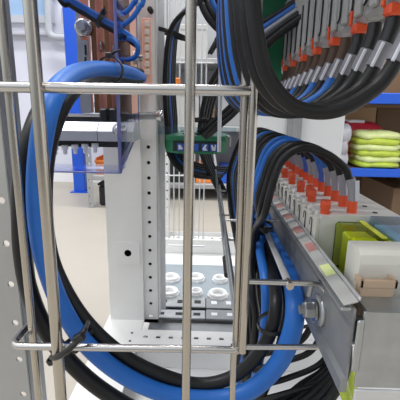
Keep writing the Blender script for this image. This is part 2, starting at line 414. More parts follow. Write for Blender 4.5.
# base : front perforated rail, base sheet, rear rail
mb = MB(); x0 = P(139, 338, .53).x; 
mb.perf(V(x0, .512, ZB), (1, 0, 0), (0, 1, 0), .0015, .0206, 22, .040, .0036, 'white_coat', 8, True, .0030)
mb.box(V(x0, .5105, ZB - .04), V(x0 + .453, .512, ZB), 'white_coat'); mb.build('front_rail', t)
xf = P(109, 322, .58).x
mb = MB(); mb.box(V(xf, .36, ZB - .003), V(x0, .60, ZB), 'white_coat')
for (hx, hy) in ((132, 333), (130, 341), (124, 359)):
    qq = P(hx, hy, .1); k = (ZB) / (qq.z - H); pt = Vector((qq.x * k, qq.y * k, H + ZB)); mb.cyl(pt, pt + Vector((0, 0, .0004)), .0022, 'dark', 10)
mb.build('base_flange', t)
mb = MB(); mb.box(V(xf - .002, .36, -.6), V(xf, .62, ZB), 'white_coat').box(V(xf, .358, -.6), V(.6, .360, ZB - .045), 'white_coat'); mb.build('plinth', t)
MB().box(V(xf, .36, ZB - .045), V(.6, 1.08, ZB - .041), 'white_coat').build('base_sheet', t)
mb = MB(); xr0 = P(164, 246, 1.0).x
mb.perf(V(xr0, 1.0, ZB), (1, 0, 0), (0, 1, 0), .0015, .025, 18, .035, .0040, 'white_coat', 8, True)
mb.box(V(xr0, .9985, ZB - .04), V(xr0 + .45, 1.0, ZB), 'white_coat').box(V(xr0, 1.033, ZB - .04), V(xr0 + .45, 1.035, ZB + .012), 'white_coat'); mb.build('rear_rail', t)
MB().box(V(.13, 1.1, -.56), V(.392, 1.115, .24), 'shaded_panel_coat', .004).build('inner_panel', t)
pq = P(297, 130, 1.06)
MB().box((pq.x - .02, 1.085, H - .5), (pq.x + .02, 1.0985, H + .2), 'galvanised_dull', .002).box((pq.x - .006, 1.083, H - .5), (pq.x + .006, 1.086, H + .2), 'galvanised', .001).build('panel_strap', t)
# gland plate
gy0 = .735 ; ZG = ZB - .012
q = lambda px, py, z: (lambda r: Vector((r.x * z / (r.z - H), r.y * z / (r.z - H), H + z)))(P(px, py, 1.0))
pA = q(156, 297, ZG); pB = q(240, 266, ZG)
t = thing('gland_plate', 'blue grey steel plate carrying six white glands in cabinet base', 'plate', (pA.x, pA.y, H + ZG))
MB().box((pA.x, pA.y, H + ZG - .003), (.16, pB.y, H + ZG), 'gland_plate').build('plate', t)
ya = lambda py: q(180, py, ZG).y
x205 = P(206, 300, pA.y).x; x230 = .12
def angle(xl, xr_, py0, py1, m, slot, n, two=False):
    mb = MB(); y0, y1 = ya(py1), ya(py0); mb.box((xl, y0, H + ZG - .003), (xr_, y1, H + ZG + .002), m, .001)
    st = (xr_ - xl) / n
    for i in range(n):
        xx = xl + st * (i + .35); yy = y0 + (y1 - y0) * .35; mb.box((xx, yy, H + ZG + .002), (xx + st * .38, yy + (y1 - y0) * .3, H + ZG + .0024), slot)
    mb.build('slotted_angle', t)
angle(pA.x, x205 - .001, 297.5, 307.5, 'galvanised', 'dark', 3)
angle(pA.x, x205 - .001, 310.5, 319, 'galvanised', 'dark', 3)
angle(x205, x230, 297.5, 308, 'galvanised_dull', 'label_white', 4)
angle(x205, x230, 309.5, 319, 'galvanised_dull', 'label_white', 4)
MB().box((pA.x, ya(330), H + ZG - .024), (.16, pA.y, H + ZG - .020), 'dark').build('under_tray', t)
MB().box((pA.x, ya(333), H + ZG - .010), (.16, ya(319.5), H + ZG - .006), 'galvanised_dull').build('front_strip', t)
def gland(px, py, r, lab):
    c = q(px, py, ZG + .012); c.z = H + ZG
    t = thing('cable_gland', lab, 'cable gland', c, 'white cable glands in the base')
    mb = MB()
    poly = [c + Vector((r * 1.12 * math.cos(a), r * 1.12 * math.sin(a), 0)) for a in [math.pi * k / 4 + .2 for k in range(8)]]
    n = 8; inner = [c + Vector((r * .6 * math.cos(math.pi * k / 4 + .2), r * .6 * math.sin(math.pi * k / 4 + .2), 0)) for k in range(8)]
    vs = poly + [p + Vector((0, 0, .005)) for p in poly] + [p + Vector((0, 0, .005)) for p in inner]
    fs = [[i, (i + 1) % 8, 8 + (i + 1) % 8, 8 + i] for i in range(8)] + [[8 + i, 8 + (i + 1) % 8, 16 + (i + 1) % 8, 16 + i] for i in range(8)]
    mb.add(vs, fs, 'nylon_white').build('lock_nut', t)
    MB().lathe(c, (0, 0, 1), [(r * .95, .005), (r * .98, .008), (r * .9, .0105), (r * .72, .011), (r * .6, .0095), (r * .56, .003), (r * .55, .0)], 'nylon_white', 28).build('ring', t)
    MB().lathe(c, (0, 0, 1), [(.0001, .0025), (r * .6, .0025)], 'sill', 20, False).build('bore_cap', t)
gland(171, 275, .019, 'white gland at the back left of the base plate')
gland(196, 275, .019, 'white gland at the back middle of the base plate')
gland(220, 276, .016, 'white gland at the back right of the base plate')
gland(169.5, 289, .019, 'white gland at the front left of the base plate')
gland(196, 289, .014, 'small white gland at the front middle of the base plate')
gland(218, 291, .020, 'large white gland at the front right of the base plate')
# small steel slat on the base in front
pp = q(172, 384, ZB - .041); 
tag(MB().box((pp.x, pp.y - .02, pp.z), (pp.x + .085, pp.y + .004, pp.z + .004), 'galvanised', .001).box((pp.x, pp.y - .02, pp.z + .004), (pp.x + .085, pp.y - .017, pp.z + .012), 'galvanised', .001).build('steel_strip'), 'short galvanised strip lying on the white base sheet', 'strip')

# ================================================================== LEFT SIDE
# grey side plate with keyholes
d = .31
t = thing('side_plate', 'grey perforated metal side plate along the left edge', 'plate', P(5, 400, d))
xe = P(30.5, 393, d).x; zq = P(28, 393, d).z - .0198
mb = MB()
mb.perf((xe - .0128, d, zq - .0396 * 2), (0, 0, 1), (1, 0, 0), .002, .0396, 16, .0128, .0031, 'grey_sheet')
mb.box((xe - .12, d, 0), (xe, d + .002, zq - .0793), 'grey_sheet')
mb.box((xe - .12, d, zq - .0792), (xe - .0128, d + .002, zq + .0396 * 14), 'grey_sheet'); mb.build('plate_face', t)
MB().box((xe - .0015, d + .002, 0), (xe, d + .032, zq + .0396 * 14), 'galvanised_dull').build('plate_return', t)

# ================================================================== FRONT WIRE BASKET
D0 = .222
t = thing('wire_basket', 'stainless wire cable basket of thick welded rods in the foreground', 'wire basket', P(186, 420, D0))
def rod(a, b, r, nm='vertical_rod', m='steel', par=None):
    return MB().cyl(a, b, r, m, 16).build(nm, par or t)
px2r = lambda w, d: w / 2 * d / FPX
rod(P(29, -10, D0 - .004), P(63, 420, D0 - .004), px2r(12.5, D0))
rod(P(-1, -10, D0 + .012), P(41, 420, D0 + .012), px2r(9, D0))
rod(P(191.3, -10, D0 - .005), P(185.5, 420, D0 - .005), px2r(10, D0))
rod(P(249, -10, D0 + .005), P(236, 352, D0 + .005), px2r(9.5, D0))
rod(P(258.5, -10, D0 - .001), P(242, 352, D0 - .001), px2r(9, D0))
rod(P(234, 345, D0 + .012), P(231.5, 420, D0 + .012), px2r(8, D0))
rod(P(-20, 86.5, D0), P(253, 91, D0), px2r(10.5, D0), 'cross_rod', 'steel_bright')
cl = P(11, 346, D0); cr = P(241, 350, D0)
bot = rounded([cl + Vector((0, .045, 0)), cl, cr, cr + Vector((0, .05, 0))], .008, 6)
MB().tube(bot, px2r(8.5, D0), 'steel_bright', 16).build('bottom_hoop', t)
MB().cyl(cr + Vector((0, .02, 0)), P(214, 152, .98), .0030, 'galvanised', 12).build('side_rail', t)
# parallel black-capped rod with short stubs
a = P(216, 186, .62); b = P(226, 268, .36)
MB().tube([P(215.5, 170, .62), P(226.5, 268, .36)], .0016, 'galvanised_dull', 10).build('inner_rod', t)
e = (P(226.5, 268, .36) - P(215.5, 170, .62)).normalized(); p0 = P(226.5, 268, .36)
MB().cyl(p0 - e * .018, p0 + e * .012, .0034, 'black_plastic', 12).build('end_cap', t)
for f in (.30, .58, .8):
    pt = P(215.5, 170, .62).lerp(P(226.5, 268, .36), f); MB().cyl(pt - Vector((.002, 0, 0)), pt + Vector((.012, 0, 0)), .0013, 'steel', 10).build('cross_stub', t)

# tie holding cables to the rod, lower left
# ================================================================== BIG LOOP
def pxs(lst): return [P(*p) for p in lst]
rb = px2r(21, .25)
blue_loop = pxs([(141, 78, .50), (132, 74, .46), (118, 70.5, .42), (95, 69.5, .365), (74, 75, .31), (57, 90, .268), (47, 112, .25), (40, 150, .247), (37, 190, .246), (39, 230, .246), (46, 265, .246), (62, 307, .248), (88, 346, .25), (125, 376, .252), (170, 395, .255), (215, 399, .258), (250, 390, .26), (277, 365, .262), (291, 335, .263), (295, 305, .275), (290, 275, .32), (280, 250, .39), (270, 225, .46), (262, 190, .54)])
NL = len(spline(blue_loop))
rr = [.0073 + .0006 * math.sin(i * .05) for i in range(NL)]
tag(MB().tube(spline(blue_loop), rr, 'blue_cable', 16).build('cable'), 'thick blue cable in the large foreground loop behind the rods', 'cable', 'large foreground cable loop')
out_black = pxs([(140, 73, .51), (114, 68, .46), (92, 67, .42), (70, 74, .345), (46, 102, .285), (31, 135, .260), (23, 170, .254), (21, 210, .254), (22, 250, .254), (29, 290, .253), (46, 330, .253), (74, 366, .255), (108, 394, .256), (150, 416, .26), (200, 425, .262)])
cable(out_black, px2r(19, .252), 'black_cable', 'thick black cable on outer left side of the large loop', 'large foreground cable loop', n=16)
in_black = pxs([(140, 80, .49), (112, 77, .41), (90, 80, .35), (70, 95, .28), (55, 125, .268), (47, 160, .266), (45, 200, .266), (48, 240, .266), (58, 275, .264), (82, 316, .262), (115, 349, .262), (150, 370, .263), (195, 384, .266), (230, 378, .268), (256, 357, .27), (272, 328, .275), (276, 300, .285), (272, 272, .33), (264, 245, .39), (258, 215, .46)])
cable(in_black, px2r(16, .26), 'black_cable', 'black cable along inner side of the large foreground loop', 'large foreground cable loop', n=16)
tt = P(72, 344, .25)
tie0 = cable_tie(tt, (P(90, 348, .25) - P(60, 305, .25)), .0105, .0200, 'black cable tie binding the large loop to the basket at lower left', .004, (.55, -.8, .35), .0016)
MB().tube(spline([P(52, 357, .219), P(57, 357, .213), P(68, 350, .211), P(78, 340, .215), P(85, 329, .225), P(88, 322, .236)]), [.0021] * 33 + [.0016] * 8, 'black_plastic', 8).build('strap_end', tie0)
hc = P(79, 338, .2145); MB().box(hc - Vector((.0035, .0025, .003)), hc + Vector((.0035, .0025, .003)), 'black_plastic', .0007, Matrix.Rotation(R(-35), 3, 'Y')).build('buckle', tie0)
cable_tie(P(110, 70, .405), P(118, 70.5, .42) - P(95, 69.5, .365), .0125, .0135, 'black cable tie around the large loop near the clear cover', .012, (0, -.3, 1))

# ================================================================== LOWER TERMINAL ROW
LS = .0212; LD0 = .300; NLOW = 14
lower_cols = ['k', 'k', 'k', 'b', 'b', 'k', 'k', 'k', 'k', 'b', 'k', 'k', 'k', 'k']
for i in range(NLOW):
    y0 = LD0 + i * LS - .009; y1 = y0 + LS - .0012
    t = thing('terminal_block', 'white terminal block in lower row, %s from the front' % ORD[i], 'terminal block', V(.09, y0, -.13), 'lower row of terminal blocks')
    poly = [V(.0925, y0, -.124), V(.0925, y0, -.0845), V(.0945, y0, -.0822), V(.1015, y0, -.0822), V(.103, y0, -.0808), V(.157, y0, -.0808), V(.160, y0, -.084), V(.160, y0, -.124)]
    mb = MB().prism(poly[::-1], (0, y1 - y0, 0), 'terminal')
    mb.build('body', t)
    mb = MB(); mb.cyl(V(.140, (y0 + y1) / 2, -.0810), V(.140, (y0 + y1) / 2, -.0804), .0022, 'dark', 12); mb.build('screw_hole', t)
    # slab face with clip on the left
    ym = (y0 + y1) / 2
    MB().box(V(.0885, y0 + .0008, -.120), V(.0925, ym - .0012, -.0835), 'relay_white', .0008).box(V(.0885, ym + .0006, -.120), V(.0925, y1 - .0006, -.086), 'relay_white', .0008).build('marker_slab', t)
    MB().tube(rounded([V(.0884, ym, -.114), V(.0884, ym, -.0875), V(.0884, ym + .005, -.0865), V(.0884, ym + .006, -.094)], .002, 3), .0004, 'dark', 6).build('wire_clip', t)
    MB().box(V(.0878, y0 - .0008, -.112), V(.0900, y0 + .0014, -.103), 'red_plastic', .0005).build('red_tab', t)
    if i % 2 == 0 or i in (3, 7):
        xc_ = .0985 + (.004 if i in (3, 7) else 0)
        MB().lathe(V(xc_, ym, -.0822), (0, 0, 1), [(.0038, 0), (.0038, .004), (.0043, .0045), (.0043, .0105), (.0035, .0115), (.0001, .0115)], 'red_plastic', 14).build('red_cap', t)
    # cable
    c = lower_cols[i]; m = 'black_cable' if c == 'k' else 'blue_cable'
    cd = LD0 + i * LS
    jit = lambda s=.0012: random.uniform(-s, s)
    lift = .0012 * math.sin(i * 2.1)
    bx = .041 + (i % 4) * .0062 - .006; by = .355 + (cd - .30) * .42 ; 
    bx = .0485 + (i % 4) * .0042
    pts = [V(.1190, cd, -.0615), V(.1150, cd, -.0520), V(.1100, cd, -.0430 + lift), V(.0935, cd + jit(), -.0320 + lift), V(.0740, cd + jit(), -.0285 + lift), V(.0600, cd + jit(), -.0390 + lift), V(.0530, cd + jit(), -.0590), V(.0485, cd + jit(.002) * .5 + .002, -.0850), V(bx, by, -.118), V(bx - .001, by + .004, -.17), V(bx + .002, by - .01, -.24), V(bx - .004, by + .01, -.34)]
    lab = '%s cable arching up from the lower terminals, %s from the front' % ('black' if c == 'k' else 'blue', ORD[i])
    root = tag(MB().tube(spline(pts), .0032, m, 12).build('cable'), lab, 'cable', 'cables on the lower terminals')
    MB().cyl(V(.1203, cd, -.0810), V(.1200, cd, -.0705), .0040, 'red_plastic', 14).build('ferrule_collar', root)
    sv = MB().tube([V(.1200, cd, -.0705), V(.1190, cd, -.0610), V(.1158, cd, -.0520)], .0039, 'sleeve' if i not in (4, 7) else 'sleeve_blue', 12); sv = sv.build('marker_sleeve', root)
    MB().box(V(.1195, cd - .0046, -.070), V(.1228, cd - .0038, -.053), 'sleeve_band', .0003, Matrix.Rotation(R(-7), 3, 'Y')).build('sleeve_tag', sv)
cable_tie(P(259, 224, .372), (0.05, 0, 1), .017, .013, 'black cable tie around the lower cable bundle by the diagonal rod', .008, (.2, -1, 0), .0014)
t = thing('wire_hanger', 'smaller thin wire hanger bent down beside the lower rail, behind the diagonal rod', 'hanger', P(286, 258, .42))
MB().tube(rounded([P(226, 220, .43), P(284, 221, .42), P(288, 232, .415), P(286, 258, .415)], .006, 5), .0016, 'steel_bright', 10).build('hook', t)
# ---- mounting rail for the lower row
t = thing('mounting_rail', 'galvanised mounting rail carrying the lower terminals toward the viewer', 'rail', V(.07, .19, -.14))
Y0, Y1 = .1875, .66
mb = MB(); prof = [(.0800, -.160), (.0800, -.1520), (.0828, -.1500), (.0828, -.1300), (.0815, -.1285), (.0815, -.1180), (.0828, -.1165), (.0828, -.1060), (.0842, -.1060), (.0842, -.160)]
mb.prism([V(x, Y0, z) for x, z in prof], (0, Y1 - Y0, 0), 'galvanised_dull'); mb.build('lower_channel', t)
MB().box(V(.0842, Y0, -.128), V(.165, Y1, -.1265), 'galvanised_dull').build('floor_web', t)
MB().box(V(.0755, Y0, -.1075), V(.0815, Y1, -.1055), 'galvanised', .0006).build('top_lip', t)
rt = Matrix.Rotation(R(-18), 3, 'Y')
ls_ = MB().box(V(.0775, Y0 + .002, -.1042), V(.0860, Y1, -.1030), 'terminal_grey', .0003, rt); ls_ = ls_.build('label_strip', t)
MB().box(V(.0858, Y0 + .002, -.1020), V(.0870, Y1, -.0995), 'aluminium', .0004).build('strip_rim', t)
for k in range(9):
    yy = .225 + k * .043
    MB().box(V(.0785, yy, -.1031), V(.0850, yy + .016, -.1024), 'red_mark' if k else 'pale_green', .0002, rt).build('strip_mark', ls_)
t = thing('end_plate', 'folded galvanised end plate at lower right corner nearest viewer', 'plate', V(.084, .186, -.16))
MB().box(V(.0880, .186, -.1555), V(.150, .1878, -.1066), 'galvanised', .0006).build('plate', t)
MB().prism([V(.0900, .1855, -.1064), V(.150, .1855, -.1064), V(.150, .200, -.1040), V(.0875, .200, -.1040)], (0, 0, -.0016), 'galvanised').build('top_fold', t)
MB().box(V(.0845, .1840, -.1440), V(.0888, .1862, -.1110), 'galvanised', .001).build('tab', t)
MB().box(V(.0880, .1850, -.1780), V(.150, .1870, -.1562), 'aluminium', .0006).build('bottom_fold', t)
t = thing('relay_module', 'transparent yellow green module between terminals and white relay', 'relay', V(.093, .24, -.1265))
x0 = .1035; x1 = .1290
MB().box(V(x0, .246, -.126), V(x1, .2885, -.0850), 'yellow_clear', .0015).build('clear_housing', t)
MB().box(V(x0 + .004, .25, -.125), V(x1 - .003, .264, -.0900), 'relay_yellow', .0012).build('inner_block', t)
MB().box(V(x0 + .004, .267, -.125), V(x1 - .003, .282, -.0910), 'relay_yellow', .0012).build('inner_block', t)
MB().lathe(V(x0 + .003, .257, -.101), (-1, 0, 0), [(.0055, -.001), (.0055, .001), (.004, .002), (.0001, .002)], 'yellow_green', 14).build('knob', t)
MB().box(V(x0 + .001, .249, -.104), V(x0 + .0035, .2525, -.099), 'orange_plastic', .0005).build('orange_mark', t)
MB().box(V(.122, .247, -.0849), V(.1260, .288, -.0838), 'relay_yellow', .0003).build('top_rib', t)
t = thing('relay_block', 'white relay block with beige socket behind the folded end plate', 'relay', V(.087, .205, -.1265))
mb = MB(); mb.prism([V(.0920, .2085, -.126), V(.0920, .2085, -.0880), V(.0920, .2095, -.0825), V(.0920, .212, -.0800), V(.0920, .228, -.0800), V(.0920, .230, -.082), V(.0920, .230, -.126)], (.040, 0, 0), 'relay_white'); mb.build('body', t)
mb = MB(); sx0, sx1, sy0, sy1, sz0, sz1 = .0895, .1110, .1985, .2080, -.118, -.0935
mb.box(V(sx0 + .0012, sy0 + .0008, sz0), V(sx1 - .0012, sy1, sz1 - .003), 'beige_plastic', .0008)
mb.box(V(sx0, sy0, sz1 - .005), V(sx0 + .002, sy1, sz1), 'beige_plastic', .0004).box(V(sx1 - .002, sy0, sz1 - .005), V(sx1, sy1, sz1), 'beige_plastic', .0004).box(V(sx0, sy0, sz1 - .005), V(sx1, sy0 + .0015, sz1), 'beige_plastic', .0004)
mb.build('socket', t)
t = thing('clear_module', 'clear glassy cover with pale blue tint at right of the yellow module', 'cover', V(.128, .23, -.1265))
MB().box(V(.1300, .243, -.126), V(.1600, .2885, -.0800), 'glass_strip', .001).build('cover', t)
MB().box(V(.1325, .246, -.125), V(.1575, .2855, -.0860), 'blind_blue', .001).build('blue_insert', t)
# ---- wire hanger hoop with bolt on the rail
t = thing('wire_hanger', 'U shaped stainless wire hanger bolted to the lower rail', 'hanger', P(300, 300, .236))
dh = .236
hoop = rounded([P(236, 281, dh), P(322, 284, dh), P(331, 303, .236), P(331, 318, .236), P(322, 347, dh), P(236, 347, dh)], .006, 5)
MB().tube(hoop, .0020, 'steel_bright', 12).build('hoop', t)
a = P(288, 282, dh + .003); 
MB().cyl(a, P(263, 224, .43), .0027, 'aluminium', 14).build('long_rod', t)
MB().cyl(a + Vector((0, -.007, 0)), a + Vector((0, .001, 0)), .0027, 'steel', 14).build('rod_end', t)
c = P(317, 310, .240)
t = thing('hex_bolt', 'hex bolt with washers clamping the wire hanger on the rail', 'bolt', c)
ax = Vector((-1, 0, 0))
MB().lathe(c + Vector((.001, 0, 0)), ax, [(.0001, -.004), (.0115, -.004), (.0115, .0), (.0105, .0015), (.0001, .0015)], 'galvanised', 24).build('clamp_washer', t)
MB().lathe(c, ax, [(.0001, .0015), (.0078, .0015), (.0078, .003), (.0001, .003)], 'steel_bright', 24, False).build('washer', t)
MB().lathe(c, ax, [(.0001, .003), (.0060, .003), (.0063, .004), (.0063, .0085), (.0055, .0095), (.0001, .0095)], 'galvanised', 6, False).build('nut', t)
MB().cyl(c + ax * .0095, c + ax * .0125, .0032, 'galvanised_dull', 14).build('bolt_end', t)
MB().tube(rounded([P(309, 296, .237), P(312, 283, .237), P(322, 282, .237), P(328, 296, .237)], .003, 4), .0018, 'galvanised', 10).build('clamp_lug', t)
# ---- vertical cables bundle, lower right, behind hanger
vb = [('blue_cable', [(258, 215, .40), (260, 250, .36), (265, 280, .32), (266, 310, .31), (263, 340, .31), (256, 375, .32), (246, 420, .34)], .0046, 'blue cable hanging straight down in the bundle behind the wire hanger'),
      ('black_cable', [(252, 225, .40), (250, 260, .36), (252, 290, .33), (256, 320, .33), (252, 360, .33), (240, 420, .34)], .0042, 'black cable just left of the straight blue cable in bundle'),
      ('black_cable', [(247, 228, .42), (244, 260, .37), (244, 300, .34), (247, 340, .34), (244, 400, .35)], .0042, 'leftmost black cable of the bundle beside the double rods'),
      ('blue_cable', [(240, 280, .40), (241, 310, .36), (246, 345, .35), (249, 380, .35), (246, 420, .36)], .0046, 'blue cable deep in the bundle just right of the double rods'),
      ('black_cable', [(268, 240, .44), (278, 270, .37), (284, 300, .325), (282, 340, .31), (268, 380, .31), (250, 420, .32)], .0048, 'black cable in the bundle between straight blue and loop blue'),
      ('black_cable', [(258, 235, .40), (260, 265, .37), (262, 300, .35), (258, 350, .35), (250, 420, .36)], .0040, 'dark cable hidden behind the straight blue cable')]
for m_, pts, r_, lab in vb: cable(pxs(pts), r_, m_, lab, 'bundle behind the wire hanger')
cable_tie(P(276, 322, .285), (.05, 0, 1), .013, .020, 'black cable tie around the bundle below the hanger top', .02, (.8, -.6, 0), .0016)
# arcs under the rail
arcs = [(.29, 318, 300, 306, 335, 285, 348), (.30, 326, 318, 312, 350, 283, 362), (.31, 336, 330, 322, 362, 288, 378), (.30, 342, 345, 330, 378, 290, 392)]
for i, (dd, ax_, ay, bx_, by_, cx_, cy_) in enumerate(arcs):
    cable(pxs([(ax_ + 6, ay - 30, dd + .02), (ax_, ay, dd), (bx_, by_, dd), (cx_, cy_, dd), (cx_ - 30, cy_ + 8, dd + .01)]), .0028, 'black_cable', 'thin black cable curving under the rail, %s from the top' % ORD[i], 'thin cables curving under the rail')
for i in range(5):
    dd = .27 + .012 * i
    cable(pxs([(347 - i * 3, 345, dd + .01), (345 - i * 5, 370, dd), (335 - i * 8, 391 - i * 1.5, dd), (318 - i * 9, 408 - i * 2, dd), (280 - i * 9, 424 - i * 2, dd + .02)]), .0046, 'black_cable', 'thick black cable at bottom right below the rail, %s from the right' % ORD[i], 'thick cables below the rail')
cable(pxs([(308, 300, .31), (318, 322, .275), (328, 347, .25), (338, 372, .235), (349, 405, .222)]), .0038, 'yellow_green', 'green yellow earth cable running under the rail end')
cable(pxs([(338, 330, .36), (346, 355, .34), (352, 380, .33), (356, 410, .33)]), .0045, 'yellow_green', 'second green yellow earth cable hidden under the rail end')
cable(pxs([(292, 288, .34), (298, 300, .33), (302, 318, .33)]), .0018, 'red_plastic', 'short thin red wire beside the hex bolt')

# ================================================================== UPPER TERMINAL ROW
US = .0218; UD0 = .180; NUP = 14
uq = lambda px, py, d: (P(px, py, d).x, P(px, py, d).z - H)
UPC = [uq(381, 55, .20), uq(372, 74, .20), uq(358, 91, .20)] + [uq(x, y, .18) for x, y in ((345, 107), (318, 112), (290, 104), (268, 76), (258, 40), (253, 0), (250, -60))] + [uq(250, -150, .18)]
USH = [uq(396, 12, .20), uq(394, 26, .20), uq(388, 42, .20)]
USL = [uq(387, 43, .20), uq(381.5, 54, .20), uq(375, 67, .20)]
up_cols = ['k', 'k', 'k', 'k', 'b', 'k', 'b', 'k', 'k', 'b', 'k', 'k', 'b', 'k']
for i in range(NUP):
    cd = UD0 + i * US; y0 = cd - US / 2; y1 = y0 + US - .0012; ym = cd
    t = thing('terminal_block', 'grey terminal block in upper row, %s from the viewer' % ORD[i], 'terminal block', V(.09, y0, .055), 'upper row of terminal blocks')
    poly = [V(.088, y0, .135), V(.088, y0, .0545), V(.090, y0, .0515), V(.097, y0, .0515), V(.098, y0, .0495), V(.150, y0, .0495), V(.152, y0, .053), V(.152, y0, .135)]
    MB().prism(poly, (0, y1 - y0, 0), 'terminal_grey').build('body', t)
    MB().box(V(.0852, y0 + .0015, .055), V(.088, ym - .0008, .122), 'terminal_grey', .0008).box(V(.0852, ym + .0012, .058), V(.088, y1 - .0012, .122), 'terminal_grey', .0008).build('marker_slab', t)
    MB().tube(rounded([V(.0846, ym, .095), V(.0846, ym, .060), V(.0846, ym + .004, .058)], .002, 3), .0007, 'dark', 6).build('wire_clip', t)
    if i % 2 == 1:
        MB().box(V(.0855, ym - .0048, .0462), V(.0935, ym + .0030, .0520), 'red_plastic', .0012).box(V(.0840, ym + .0002, .051), V(.0860, ym + .0026, .0600), 'red_plastic', .0006).build('red_cap', t)
    c = up_cols[i]; m = 'black_cable' if c == 'k' else 'blue_cable'
    jit = lambda s=.0012: random.uniform(-s, s)
    s_ = .0010 * math.sin(i * 1.7)
    fl = -.0010 * min(i, 5)
    pts = [V(x, cd + (jit() if 2 < j < 9 else 0), z + (s_ if 2 < j < 6 else 0)) for j, (x, z) in enumerate(UPC)]
    pts = [p + Vector((fl * (0, 0, 0, .1, .4, .8, 1, 1, 1, 1, 1)[j], 0, 0)) for j, p in enumerate(pts)]
    lab = '%s cable drooping from the upper terminals, %s from the viewer' % ('black' if c == 'k' else 'blue', ORD[i])
    root = tag(MB().tube(spline(pts), .0036, m, 14).build('cable'), lab, 'cable', 'cables on the upper terminals')
    MB().tube([V(x, cd, z) for x, z in USH], [.0036, .0041, .0041], 'black_plastic' if i < 4 else 'brown_shrink', 12).build('heat_shrink', root)
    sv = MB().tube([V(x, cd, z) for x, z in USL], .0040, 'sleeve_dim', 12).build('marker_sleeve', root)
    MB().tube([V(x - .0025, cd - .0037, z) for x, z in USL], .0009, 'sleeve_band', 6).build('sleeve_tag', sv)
t = thing('mounting_rail', 'grey mounting rail above the frame holding the upper terminals', 'rail', V(.09, .17, .14))
MB().box(V(.080, .165, .135), V(.155, .50, .145), 'galvanised_dull', .001).build('rail_web', t)
MB().box(V(.02, .06, .150), V(.40, .90, .152), 'galvanised_dull').build('shade_sheet', t)  # unseen sheet added above the upper terminals to shade them
# dark green board and cable bundle left of the upper row, far end
t = thing('terminal_carrier', 'dark green end block at far end of the upper row', 'terminal block', V(.085, .49, .0))
MB().box(V(.050, .486, .000), V(.15, .500, .134), 'green_plastic', .002).build('body', t)
MB().lathe(V(.094, .484, .056), (0, 0, -1), [(.0001, 0), (.006, 0), (.006, .01), (.004, .012), (.0001, .012)], 'nylon_white', 14).build('white_cap', t)
for i, (m_, oy, oz) in enumerate([('black_cable', 0, 0), ('black_cable', .012, .006), ('galvanised_dull', .02, -.004), ('blue_cable', .03, .004), ('black_cable', .036, .012)]):
    cable([P(340 - i * 4, -14, .36 + oy), P(318 - i * 4, 6 - i * 2, .38 + oy), P(290 - i * 3, 26 - i * 3, .40 + oy), P(268 - i * 3, 44 - i * 4, .42 + oy), P(250 - i * 3, 62 - i * 4, .44 + oy)], .0040, m_, '%s cable slanting down from top right behind big arcs, %s from the bottom' % ({'black_cable': 'black', 'blue_cable': 'blue', 'galvanised_dull': 'grey'}[m_], ORD[i]), 'slanting cables at the top right')

# ================================================================== MIDDLE BACK CABLES
def fan(base, n, off, r, cols, lab, group):
    for i in range(n):
        pts = [P(x + off[0] * i, y + off[1] * i, dd + off[2] * i) for (x, y, dd) in base]
        c = cols[i % len(cols)]
        cable(pts, r, 'black_cable' if c == 'k' else 'blue_cable', lab % ('black' if c == 'k' else 'blue', ORD[i]), group)
fan([(214, -12, .60), (196, 4, .60), (180, 16, .60), (170, 32, .60), (166, 60, .60), (165, 95, .60), (167, 128, .60), (168, 150, .60), (178, 168, .60), (196, 176, .61), (220, 178, .64)], 6, (1.7, -1.9, .011), .0038, 'kkbkkk', '%s cable curving down through the green ring, %s from the left', 'cables through the left of the green ring')
fan([(250, 22, .52), (240, 45, .55), (224, 62, .57), (208, 90, .60), (201, 120, .60), (200, 145, .60), (206, 165, .62), (218, 190, .64)], 4, (2.6, 1.2, .012), .0042, 'kkkk', '%s cable slanting to the green ring from upper right, %s from the left', 'cables slanting into the green ring')
fan([(258, 60, .50), (250, 92, .50), (236, 112, .52), (218, 128, .54), (206, 138, .56)], 3, (-3, -3, .012), .0032, 'kkk', '%s thin cable sweeping left to the green ring, %s of three', 'thin cables sweeping to the ring')
fan([(199, -12, .50), (202, 6, .50), (211, 22, .50), (224, 33, .50), (240, 36, .51), (256, 28, .54)], 5, (4.5, -3.2, .012), .0040, 'kkbkb', '%s cable hanging in the U loop at top middle, %s from the outside', 'U loop cables at the top middle')
fan([(246, 130, .66), (236, 150, .66), (229, 175, .66), (231, 210, .62), (238, 250, .56), (241, 290, .50), (243, 340, .46)], 5, (2.0, 1.5, .012), .0045, 'kbkkb', '%s cable hanging behind the double rods, %s from the left', 'cables hanging behind the double rods')
fan([(262, 236, .42), (254, 256, .44), (246, 276, .46), (242, 300, .47), (240, 330, .47)], 3, (1, 7, .01), .0045, 'bkb', '%s cable bending down beside the double rods, %s from the top', 'cables bending beside the double rods')
cable_tie(P(172, 34, .62), P(166, 55, .60) - P(176, 20, .6), .013, .024, 'black cable tie around looped cables above the green ring', .008, (0, -1, 0), .003)
cable_tie(P(219, 38, .52), P(230, 36, .50) - P(210, 22, .5), .010, .022, 'black cable tie around the U loop at top middle', .02, (0, -1, -.4), .003)
cable_tie(P(205, 120, .60), (0, .1, 1), .014, .02, 'black cable tie just above the green ring', .015, (-.4, -1, 0), .003)

